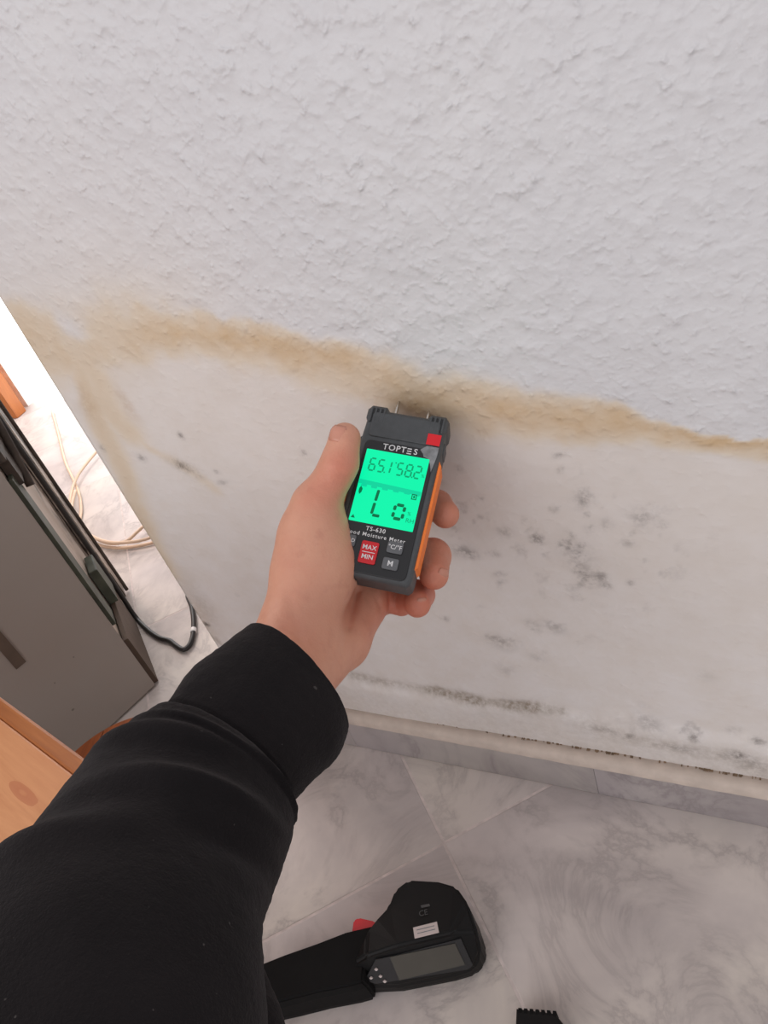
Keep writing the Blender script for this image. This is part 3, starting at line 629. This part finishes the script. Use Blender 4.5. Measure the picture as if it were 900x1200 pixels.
def text(name, s, x, y, size, mat, parent, z, ext=0.00012, xs=1.0, ys=1.0, align='CENTER', space=1.0, mx=None, bold=0.0):
    cu = bpy.data.curves.new(name, 'FONT'); cu.body = s; cu.size = size; cu.extrude = ext; cu.align_x = align; cu.align_y = 'CENTER'; cu.space_character = space; cu.offset = bold; cu.resolution_u = 3
    to = bpy.data.objects.new(name, cu); C.objects.link(to); bpy.context.view_layer.update()
    me = bpy.data.meshes.new_from_object(to.evaluated_get(bpy.context.evaluated_depsgraph_get())); bpy.data.objects.remove(to)
    me.transform(Matrix.Translation((x, y, z)) @ Matrix.Diagonal((xs, ys, 1, 1)))
    if mx is not None: me.transform(mx)
    me.materials.clear(); return link_mesh(name, me, mat, parent, False)
tz = 0.00095
def mt(name, s, x, y, px, mat, parent=meter, z=tz, **k): return text(name, s, MX(x), MY(y), px * PX * 1.38, mat, parent, z, **k)
mt('brand_lettering', 'TOPT', -6, 49, 7.6, M['white'], space=1.12, bold=0.00006)
mt('brand_lettering', 'S', 19.5, 49, 7.6, M['white'], bold=0.00006)
bm = bmesh.new()
for k in (-2.9, 0, 2.9): prism(bm, [(MX(a), MY(b)) for a, b in [(9.2, 48.8 + k - .55), (14.5, 48.8 + k - .55), (14.5, 48.8 + k + .55), (9.2, 48.8 + k + .55)]], 0.0008, 0.00107)
obj_bm('brand_lettering', bm, M['white'], meter)
mt('model_lettering', 'TS-630', -4.0, -49, 5.2, M['white'], space=1.15, bold=0.00004)
mt('name_lettering', 'Wood Moisture Meter', -4, -55.9, 4.7, M['white'], space=1.22, bold=0.00003)
mt('unit_lettering', '%', 34.2, 22, 4.2, M['lcdmid'], scr, 0.00125); mt('unit_lettering', 'RH', 31.5, -32, 5.6, M['lcdmid'], scr, 0.00125); mt('unit_lettering', '%', 29, -24, 4.6, M['lcdmid'], scr, 0.00125)
def key(x, y, w_, h_, mat, lines, size):
    bm = bmesh.new(); prism(bm, [(MX(a), MY(b)) for a, b in rrect(x - w_ / 2, y - h_ / 2, x + w_ / 2, y + h_ / 2, 2.2, 4)], 0.0006, 0.0023, 0.0005, 2); k = obj_bm('button', bm, mat, meter)
    for s, dx, dy in lines: mt('button_lettering', s, x + dx, y + dy, size, M['white'], k, 0.0024, bold=0.00003)
    return k
kr = key(-5.5, -75.5, 20, 25, M['red'], [('MAX', 0, 5.2), ('MIN', 0, -5.4)], 5.6); kr['label'] = 'red button reading MAX and MIN'
bm = bmesh.new(); prism(bm, [(MX(a), MY(b)) for a, b in [(-12.8, -75.9), (1.8, -75.9), (1.8, -75.2), (-12.8, -75.2)]], 0.0022, 0.0025); obj_bm('divider_line', bm, M['white'], kr)
key(22.5, -64.6, 18, 13, M['key'], [('\u00b0C/\u00b0F', 0, 0)], 5.2); key(21.5, -83.2, 18, 13, M['key'], [('M', 0, 0)], 6.6)
key(-32, -66, 18, 13, M['key'], [('HOLD', 0, 0)], 4.4); key(-32, -84, 18, 13, M['key'], [], 5)
bm = bmesh.new(); prism(bm, [(MX(a), MY(b)) for a, b in [(29, 60.5), (45, 60.5), (45, 74), (29, 74)]], 0.0013, 0.0016); obj_bm('red_sticker', bm, M['sticker'], meter)
bm = bmesh.new(); prism(bm, [(MX(a), MY(b)) for a, b in [(24, 53), (31, 59), (45, 59), (45, 48), (42, 28), (39, 38), (35, 44), (30, 45), (28, 49)]], 0.0009, 0.00115); obj_bm('peeling_film', bm, M['film'], meter)
# contact pins reaching the wall
for x in (-22, 18):
    a = MM @ Vector((MX(x), MY(96), -TH + 0.008)); dirv = U
    t = (WY - a.y) / dirv.y; print('pin length', t, 'tip', a + dirv * t)
    t = max(0.004, t + 0.0015)
    bm = bmesh.new(); p0 = Vector((MX(x), MY(94), -TH + 0.008)); L = t + MY(2)
    tube(bm, [p0, p0 + Vector((0, L * .72, 0)), p0 + Vector((0, L, 0))], [0.0013, 0.0013, 0.0002], 12); obj_bm('contact_pin', bm, M['steel'], meter, True)
    bm = bmesh.new(); tube(bm, [p0, p0 + Vector((0, MY(2) + 0.003, 0))], 0.0027, 16); obj_bm('pin_socket', bm, M['steel'], meter, False)

# ------------------------------------------------------------------ person: left hand, forearm, black sweater
def K(u, v, dep, r): return (np.array([(u - 450) / F * dep, (v - 600) / F * dep, dep]), r * dep / F)
def cone(X, Y, Z, A, B):
    (a, ra), (b, rb) = A, B; ab = b - a; L = float(ab @ ab) + 1e-12
    t = np.clip(((X - a[0]) * ab[0] + (Y - a[1]) * ab[1] + (Z - a[2]) * ab[2]) / L, 0, 1)
    return np.sqrt((X - a[0] - t * ab[0]) ** 2 + (Y - a[1] - t * ab[1]) ** 2 + (Z - a[2] - t * ab[2]) ** 2) - (ra + (rb - ra) * t)
def smin(a, b, k):
    h = np.clip(0.5 + 0.5 * (b - a) / k, 0, 1); return b + (a - b) * h - k * h * (1 - h)
THUMB = [K(404, 514, .556, 19), K(398, 543, .558, 22), K(392, 556, .560, 21.5), K(371, 592, .564, 29), K(369, 625, .568, 41)]
PALM = [(K(369, 625, .568, 41), K(369, 665, .566, 48)), (K(371, 665, .566, 48), K(345, 745, .545, 44)), (K(351, 745, .545, 44), K(318, 800, .505, 50)),
        (K(318, 800, .505, 48), K(285, 850, .475, 52)), (K(285, 850, .475, 52), K(160, 1050, .38, 78)),
        (K(428, 708, .600, 27), K(400, 752, .575, 30)), (K(400, 752, .572, 30), K(350, 800, .515, 38)), (K(390, 640, .618, 30), K(425, 700, .612, 28)),
        (K(400, 610, .640, 26), K(440, 660, .636, 26)), (K(380, 700, .60, 36), K(430, 690, .622, 28)), (K(372, 600, .60, 26), K(400, 610, .64, 26))]
FINGERS = [[K(430, 628, .645, 17), K(478, 603, .652, 16.5), K(512, 592, .640, 17.5), K(522, 603, .612, 16.5)],
           [K(440, 655, .642, 17), K(488, 648, .646, 17), K(507, 652, .622, 21), K(508.5, 674, .592, 17.5)],
           [K(438, 682, .632, 17), K(474, 690, .634, 16), K(493, 697, .618, 16), K(489, 708, .590, 16)],
           [K(430, 702, .618, 16), K(452, 703, .618, 14.5), K(470, 708, .612, 13), K(478, 706, .604, 12)]]
def hand(X, Y, Z):
    d = None
    for a, b in PALM:
        c = cone(X, Y, Z, a, b); d = c if d is None else smin(d, c, 0.012)
    t = None
    for a, b in zip(THUMB, THUMB[1:]):
        c = cone(X, Y, Z, a, b); t = c if t is None else smin(t, c, 0.004)
    d = smin(d, t, 0.008)
    # thenar/hypothenar valley and skin folds
    f = None
    for ch in FINGERS:
        q = None
        for a, b in zip(ch, ch[1:]):
            c = cone(X, Y, Z, a, b); q = c if q is None else smin(q, c, 0.004)
        f = q if f is None else smin(f, q, 0.0012)
    d = smin(d, f, 0.006)
    # creases on the palm side: thumb joint, thumb root, palm lines, wrist
    uu = X / Z * F + 450; vv = Y / Z * F + 600
    for x0, y0, x1, y1, w_, dp, zlim in ((384, 536, 410, 544, 1.6, .0004, .56), (378, 548, 404, 554, 1.5, .0005, .56), (350, 566, 380, 580, 2.0, .0004, .56), (419, 692, 408, 735, 4.0, .0024, .60), (434, 686, 450, 722, 1.6, .0012, .66),
                                   (424, 690, 436, 712, 1.3, .0008, .66), (408, 738, 396, 776, 5.0, .0010, .60), (392, 742, 388, 768, 3.0, .0006, .60), (306, 726, 366, 790, 2.0, .0006, .56), (318, 712, 372, 775, 1.6, .0004, .56),
                                   (330, 640, 360, 618, 2.0, .0003, .56), (340, 700, 352, 750, 6.0, .0010, .56), (462, 690, 466, 720, 1.6, .0010, .66), (454, 690, 457, 722, 1.4, .0012, .66)):
        L = (x1 - x0) ** 2 + (y1 - y0) ** 2; t_ = np.clip(((uu - x0) * (x1 - x0) + (vv - y0) * (y1 - y0)) / L, 0, 1)
        r_ = np.hypot(uu - x0 - t_ * (x1 - x0), vv - y0 - t_ * (y1 - y0)); d = d + np.where(Z < zlim, dp * np.exp(-(r_ / w_) ** 2), 0)
    # meter surface: skin yields where it presses on the housing
    wp = np.stack([X, Y, Z], -1) @ RW.T.astype(np.float32) + CAM.astype(np.float32) - np.array(ctr, np.float32)
    lx = wp @ np.array(Rg, np.float32); ly = wp @ np.array(U, np.float32); lz = wp @ np.array(Nn, np.float32)
    bx = np.abs(lx) - (MX(HW) - .0010); by = np.maximum(ly - MY(100), MY(-104) - ly); bz = np.maximum(lz + 0.0012, -TH + 0.001 - lz)
    box = np.minimum(np.maximum(np.maximum(bx, by), bz), 0) + np.sqrt(np.maximum(bx, 0) ** 2 + np.maximum(by, 0) ** 2 + np.maximum(bz, 0) ** 2)
    return np.maximum(d, -box)
allk = THUMB + [k for p in PALM for k in p] + [k for f in FINGERS for k in f]
mn = np.min([k[0] - k[1] for k in allk], 0) - 0.004; mx = np.max([k[0] + k[1] for k in allk], 0) + 0.004
mn2 = mn.copy(); mx2 = mx.copy()
V, Q = surface_nets(hand, mn2, mx2, 0.0017)
cap_ = np.isfinite(V).all(1)
Vw = V @ RW.T + CAM
def gauss(pt, r): return np.exp(-(((V - pt) ** 2).sum(1)) / r ** 2)
flush = 0.75 * gauss(K(400, 545, .54, 0)[0], 0.016) + 0.5 * gauss(K(372, 580, .55, 0)[0], 0.014)
for f in FINGERS: flush += 0.8 * gauss(f[-1][0], 0.019) + 0.6 * gauss(f[-2][0], 0.02)
flush += 0.55 * gauss(K(425, 735, .585, 0)[0], 0.035) + 0.35 * gauss(K(335, 770, .50, 0)[0], 0.03)
pivot = Vector(P(330, 790, .5))
person = empty('person', pivot)
tag(person, 'person in black sweater reaching in, left hand gripping the moisture meter', 'person')
me = bpy.data.meshes.new('body'); me.from_pydata((Vw - np.array(pivot)).tolist(), [], Q.tolist())
fa = me.attributes.new('flush', 'FLOAT', 'POINT'); fa.data.foreach_set('value', np.clip(flush, 0, 1).astype(np.float32))
bmx = bmesh.new(); bmx.from_mesh(me); bmesh.ops.recalc_face_normals(bmx, faces=bmx.faces)
for _ in range(2): bmesh.ops.smooth_vert(bmx, verts=bmx.verts, factor=0.45, use_axis_x=True, use_axis_y=True, use_axis_z=True)
bmx.to_mesh(me); bmx.free()
bodyo = link_mesh('body', me, M['skin'], person); bodyo['label'] = 'bare left hand and wrist'
# fingernails: small curved shells seated on the far side of the tips
def nail(centre, ndir, tdir, r, w_, l_):
    c = Vector(P(*centre)); nd = (camR * ndir[0] + camU * ndir[1] + camB * ndir[2]).normalized(); td = (camR * tdir[0] + camU * tdir[1] + camB * tdir[2]); td = (td - nd * td.dot(nd)).normalized(); sd = nd.cross(td)
    bm = bmesh.new(); nu, nv = 8, 6; G = []
    for i in range(nu + 1):
        row = []
        for j in range(nv + 1):
            a = (i / nu - .5) * 2; b = (j / nv - .5) * 2; wsc = math.sqrt(max(0.15, 1 - 0.5 * max(0, abs(b) - .2) ** 2 * 1.5))
            th = a * w_ / r / 2 * wsc; b0 = max(b, 0); row.append(bm.verts.new(c + sd * (r * math.sin(th)) + nd * (r * math.cos(th) - 0.0024 * b0 * b0 - 0.0004 * b * b - 0.0003 * a * a) + td * (b * l_ / 2) - Vector(pivot)))
        G.append(row)
    for i in range(nu):
        for j in range(nv): bm.faces.new((G[i][j], G[i + 1][j], G[i + 1][j + 1], G[i][j + 1]))
    o = obj_bm('fingernail', bm, M['nail'], person, True); md = o.modifiers.new('thickness', 'SOLIDIFY'); md.thickness = 0.0006; return o
def rr_(k): return k[1]
nail((403, 511.5, .556), (-.46, .16, .87), (.22, .95, 0), THUMB[0][1] - .0002, 0.0145, 0.0125)
nail((522, 602, .612), (.97, -.2, .0), (-.2, -.3, .9), FINGERS[0][3][1] - .0001, 0.012, 0.012)
nail((509, 673, .592), (.62, -.15, .75), (-.1, -.9, .2), FINGERS[1][3][1] - .0003, 0.013, 0.013)
nail((489, 708, .590), (.40, .10, .90), (.1, -.9, .1), FINGERS[2][3][1] - .0003, 0.010, 0.010)

# sleeve: lofted rings from edge pairs (photo pixel, depth)
def loft(name, secs, thick, parent, mat, nseg=96, sub=14, wr=0.0022, seed=5, inner=True, seam=None, folds=()):
    Ls = [Vector(P(a, b, d)) for a, b, _, _, d in secs]; Rs = [Vector(P(a, b, d)) for _, _, a, b, d in secs]
    def cr(A, i, t):
        p0, p1, p2, p3 = A[max(i - 1, 0)], A[i], A[i + 1], A[min(i + 2, len(A) - 1)]
        return 0.5 * ((2 * p1) + (p2 - p0) * t + (2 * p0 - 5 * p1 + 4 * p2 - p3) * t * t + (3 * p1 - p0 - 3 * p2 + p3) * t ** 3)
    Lc, Rc, tt = [], [], []
    for i in range(len(secs) - 1):
        for k in range(sub): Lc.append(cr(Ls, i, k / sub)); Rc.append(cr(Rs, i, k / sub)); tt.append(i + k / sub)
    Lc.append(Ls[-1]); Rc.append(Rs[-1]); tt.append(len(secs) - 1)
    n = len(Lc); cs = [(a + b) / 2 for a, b in zip(Lc, Rc)]
    bm = bmesh.new(); rings = []
    for i in range(n):
        ax = (cs[min(i + 2, n - 1)] - cs[max(i - 2, 0)]).normalized(); sx = (Rc[i] - Lc[i]) / 2; hw = sx.length
        up = ax.cross(sx).normalized(); 
        if up.dot(camB) < 0: up = -up
        row = []
        for k in range(nseg):
            a = 2 * math.pi * k / nseg; ca, sa = math.cos(a), math.sin(a)
            p = cs[i] + sx * ca + up * (sa * hw * thick); nn = (sx.normalized() * ca + up * sa).normalized()
            row.append((p, nn))
        rings.append(row)
    PTS = np.array([[list(p) for p, _ in r] for r in rings]); NR = np.array([[list(q) for _, q in r] for r in rings])
    x, y, z = PTS[..., 0], PTS[..., 1], PTS[..., 2]
    tg = np.array(tt)[:, None]; aa = (np.arange(nseg) / nseg * 2 * math.pi)[None, :]
    d = wr * 2 * (fbm(x * 16, y * 16, z * 16, seed, 3) - .5) + 0.0011 * (fbm(x * 260, y * 260, z * 260, seed + 9, 2) - .5)
    for t0, w_, amp, a0, aw, sk_ in folds:
        dd = np.angle(np.exp(1j * (aa - a0))); d = d + amp * np.exp(-((tg - t0 - sk_ * dd) / w_) ** 2) * np.exp(-(dd / aw) ** 2)
    if seam is not None: d = d - 0.0035 * np.exp(-((tg - seam) / 0.035) ** 2) + 0.0045 * (1 / (1 + np.exp(-(tg - seam - .05) / 0.05)))
    PTS = PTS + NR * d[..., None]
    if inner:                                                      # turn the opening inwards
        IN = []
        for q, off in ((0, 0.0015), (1, 0.004), (4, 0.005), (10, 0.005)): IN.append(PTS[q] - NR[q] * off)
        PTS = np.concatenate([np.array(IN[::-1]), PTS])
    n = len(PTS); Vv = PTS.reshape(-1, 3) - np.array(pivot); I = np.arange(n * nseg).reshape(n, nseg); J_ = np.roll(I, -1, 1)
    Qq = np.stack([I[:-1], J_[:-1], J_[1:], I[1:]], -1).reshape(-1, 4).tolist(); Qq.append(I[-1].tolist())
    me = bpy.data.meshes.new(name); me.from_pydata(Vv.tolist(), [], Qq)
    b2 = bmesh.new(); b2.from_mesh(me); bmesh.ops.recalc_face_normals(b2, faces=b2.faces); b2.to_mesh(me); b2.free()
    return link_mesh(name, me, mat, parent)
secs = [(291, 735, 397, 870, .490), (262, 757, 388, 893, .478), (222, 788, 362, 918, .462), (190, 832, 336, 950, .445), (150, 866, 331, 985, .430), (92, 925, 317, 1035, .405), (22, 1015, 296, 1095, .370), (-70, 1120, 300, 1190, .335), (-190, 1290, 290, 1350, .300)]
sleeve = loft('sweater_sleeve', secs, 0.78, person, M['fleece'], seam=2.95, wr=0.0030,
              folds=[(3.5, .18, 0.006, 1.9, .8, .25), (4.2, .25, 0.007, 2.3, .7, .5), (5.0, .3, 0.008, 1.5, .8, .55), (5.6, .25, -0.007, 1.0, .6, .4), (6.2, .3, 0.008, 2.2, .8, .5), (3.3, .12, 0.004, 0.9, .7, -.2)])
hem = loft('sweater_body', [(150, 1090, 292, 1112, .47), (140, 1120, 308, 1132, .46), (120, 1160, 324, 1168, .45), (110, 1200, 337, 1205, .44), (90, 1300, 372, 1310, .42)], 0.6, person, M['fleece'], 64, 8, inner=False, seed=8)

# ------------------------------------------------------------------ handheld thermal imaging gun on the floor
tg = flr(480, 1100); gun = empty('thermal_imager', (tg[0], tg[1], 0))
tag(gun, 'black handheld imaging gun with dark screen and red trigger lying on the marble floor', 'tool')
def gp(u, v, z): q = flr(u, v, z); return Vector((q[0] - tg[0], q[1] - tg[1], z))
def shell(name, rings, mat, parent, bev=0.003, cap=True):
    bm = bmesh.new(); R_ = [[bm.verts.new(p) for p in r] for r in rings]; n = len(R_[0])
    for a, b in zip(R_, R_[1:]):
        for k in range(n): bm.faces.new((a[k], a[(k + 1) % n], b[(k + 1) % n], b[k]))
    bm.faces.new(R_[0][::-1]); bm.faces.new(R_[-1]); bmesh.ops.recalc_face_normals(bm, faces=bm.faces)
    if bev: bmesh.ops.bevel(bm, geom=[e for e in bm.edges if e.calc_face_angle(0) > 0.35], offset=bev, segments=3, affect='EDGES', clamp_overlap=True)
    return obj_bm(name, bm, mat, parent)
out = [(430, 1090), (441, 1076), (455, 1061), (462, 1042), (478, 1030), (513, 1032), (534, 1038), (548, 1058), (560, 1093), (563, 1117), (555, 1135), (532, 1143), (467, 1156), (425, 1156), (412, 1130)]
zt = [.055, .055, .058, .060, .060, .060, .060, .058, .050, .032, .020, .018, .018, .022, .045]
def inset(pts, f):
    cx = sum(p[0] for p in pts) / len(pts); cy = sum(p[1] for p in pts) / len(pts); return [(cx + (a - cx) * f, cy + (b - cy) * f) for a, b in pts]
top_edge = [gp(u, v, z_) for (u, v), z_ in zip(out, zt)]
low_edge = [Vector((p.x, p.y, 0.006)) for p in top_edge]; c_ = sum(low_edge, Vector()) / len(low_edge)
bot = [c_ + (p - c_) * 0.93 + Vector((0, 0, -0.006)) for p in low_edge]
# upper side face (flat) and the slanted display face meet along a ridge
bm = bmesh.new(); B_ = [bm.verts.new(p) for p in bot]; L_ = [bm.verts.new(p) for p in low_edge]; T_ = [bm.verts.new(p) for p in top_edge]; n = len(B_)
for a, b in ((B_, L_), (L_, T_)):
    for k in range(n): bm.faces.new((a[k], a[(k + 1) % n], b[(k + 1) % n], b[k]))
bm.faces.new(B_[::-1])
r0 = bm.verts.new(gp(428, 1121, .056)); r1 = bm.verts.new(gp(465, 1109, .060)); r2 = bm.verts.new(gp(528, 1094, .060))
bm.faces.new([T_[0], T_[1], T_[2], T_[3], T_[4], T_[5], T_[6], T_[7], r2, r1, r0]); bm.faces.new([T_[7], T_[8], r2]); bm.faces.new([T_[8], T_[9], T_[10], T_[11], r2])
bm.faces.new([r0, r1, T_[12], T_[13]]); bm.faces.new([r1, r2, T_[11], T_[12]]); bm.faces.new([T_[0], r0, T_[14]]); bm.faces.new([r0, T_[13], T_[14]])
bmesh.ops.triangulate(bm, faces=[f for f in bm.faces if len(f.verts) > 4 and f.calc_center_median().z > .01])
bmesh.ops.recalc_face_normals(bm, faces=bm.faces)
bmesh.ops.bevel(bm, geom=[e for e in bm.edges if e.calc_face_angle(0) > 0.30], offset=0.0035, segments=3, affect='EDGES', clamp_overlap=True)
obj_bm('housing', bm, M['black'], gun)
gr = [(300, 1130), (330, 1118), (370, 1104), (406, 1090), (440, 1082), (444, 1096), (432, 1118), (428, 1152), (411, 1157), (370, 1165), (331, 1175), (300, 1182)]
t_ = [gp(u, v, .044) for u, v in gr]; c2 = sum(t_, Vector()) / len(t_); mid = [Vector((p.x, p.y, .024)) for p in t_]
shell('grip', [[c2 + (p - c2) * .90 + Vector((0, 0, -.044)) for p in t_], [c2 + (Vector((p.x, p.y, .012)) - c2) * 1.0 for p in t_] if False else [Vector((p.x, p.y, .012)) for p in t_], [Vector((p.x, p.y, .034)) for p in t_], [c2 + (p - c2) * .93 for p in t_]], M['blackr'], gun, .002)
tr = [gp(u, v, .036) for u, v in [(412, 1092), (414, 1078), (420, 1075), (438, 1079), (446, 1086), (438, 1096)]]
o = shell('trigger', [[p - Vector((0, 0, .018)) for p in tr], tr], M['red'], gun, .0015); o['label'] = 'red trigger'
def on_slant(u, v):
    a, b, c = gp(465, 1109, .060), gp(528, 1094, .060), gp(500, 1149, .018); nn = (b - a).cross(c - a).normalized()
    r = Vector(RW @ np.array([(u - 450) / F, (v - 600) / F, 1.0])); o_ = Vector((-tg[0], -tg[1], S)); t = (a - o_).dot(nn) / r.dot(nn); return o_ + r * t, nn
def slant_patch(name, pts, mat, h, h2, parent=gun):
    q = [on_slant(*p) for p in pts]; nn = q[0][1]; nn = nn if nn.z > 0 else -nn
    return shell(name, [[p + nn * h for p, _ in q], [p + nn * h2 for p, _ in q]], mat, parent, 0)
slant_patch('screen_bezel', [(440, 1124), (540, 1099), (554, 1130), (548, 1135), (440, 1152), (428, 1147)], M['plate'], -.003, .0012)
slant_patch('screen', [(457, 1120), (533, 1104), (545, 1129), (468, 1147)], M['gscreen'], 0.001, .0018)
for u, v in ((441, 1134), (435, 1144), (446, 1142), (451, 1148)):
    slant_patch('button', [(u - 2.2, v), (u, v - 1.5), (u + 2.2, v), (u, v + 1.5)], M['label'], 0.001, .0026)
def flat_patch(name, pts, mat, z0, z1):
    return shell(name, [[gp(u, v, z0) for u, v in pts], [gp(u, v, z1) for u, v in pts]], mat, gun, 0)
st_ = flat_patch('paper_sticker', [(484, 1087), (512, 1080), (514.5, 1093), (486, 1100)], M['label'], .0595, .0605)
a = gp(484, 1087, .0606); b = gp(512, 1080, .0606); xd = (b - a).normalized(); yd = Vector((-xd.y, xd.x, 0))
for q, (s, off) in enumerate((('\u2022\u2022\u2022\u2022\u2022\u2022', .3),)): pass
def gtext(name, s, u, v, size, mat, z=.0606):
    o_ = gp(u, v, z); mx_ = Matrix(((xd.x, yd.x, 0, o_.x), (xd.y, yd.y, 0, o_.y), (0, 0, 1, z), (0, 0, 0, 1)))
    return text(name, s, 0, 0, size, mat, gun, 0, mx=mx_)
gtext('mark_lettering', 'CE', 496, 1070, 0.0075, M['dimprint'])
for u, v, w_ in ((486, 1092, 0), ):
    for k in range(2): flat_patch('sticker_print', [(488 + k, 1089.5 + 4 * k), (509 + k, 1084.3 + 4 * k), (509.2 + k, 1085.3 + 4 * k), (488.2 + k, 1090.5 + 4 * k)], M['film'], .0604, .0607)
flat_patch('printed_bar', [(493, 1061), (503, 1059), (504, 1062), (494, 1064)], M['dimprint'], .0597, .0603)
# side rail on the far right of the head
# small black case at the bottom of the frame
pc = flr(640, 1215); case = empty('black_case', (pc[0], pc[1], 0)); tag(case, 'small black ribbed case at the bottom edge of the marble floor', 'case')
a = Vector(flr(610, 1192)); b = Vector(flr(668, 1197)); xd2 = (b - a); L2 = xd2.length; case.location = (a.x, a.y, 0); case.rotation_euler = (0, 0, math.atan2(xd2.y, xd2.x))
bm = bmesh.new(); prism(bm, [(0, -0.10), (L2 - .004, -0.10), (L2, -0.09), (L2, -0.012), (L2 - .010, -.0015), (0, 0)], 0.0, 0.022, 0.0025, 3); obj_bm('shell', bm, M['black'], case)
for k in range(7):
    bm = bmesh.new(); x = 0.002 + k * (L2 - .014) / 6; boxm(bm, x, -0.004, 0.006, x + 0.003, 0.0002, 0.0224, 0.0003); obj_bm('rib', bm, M['blackr'], case)
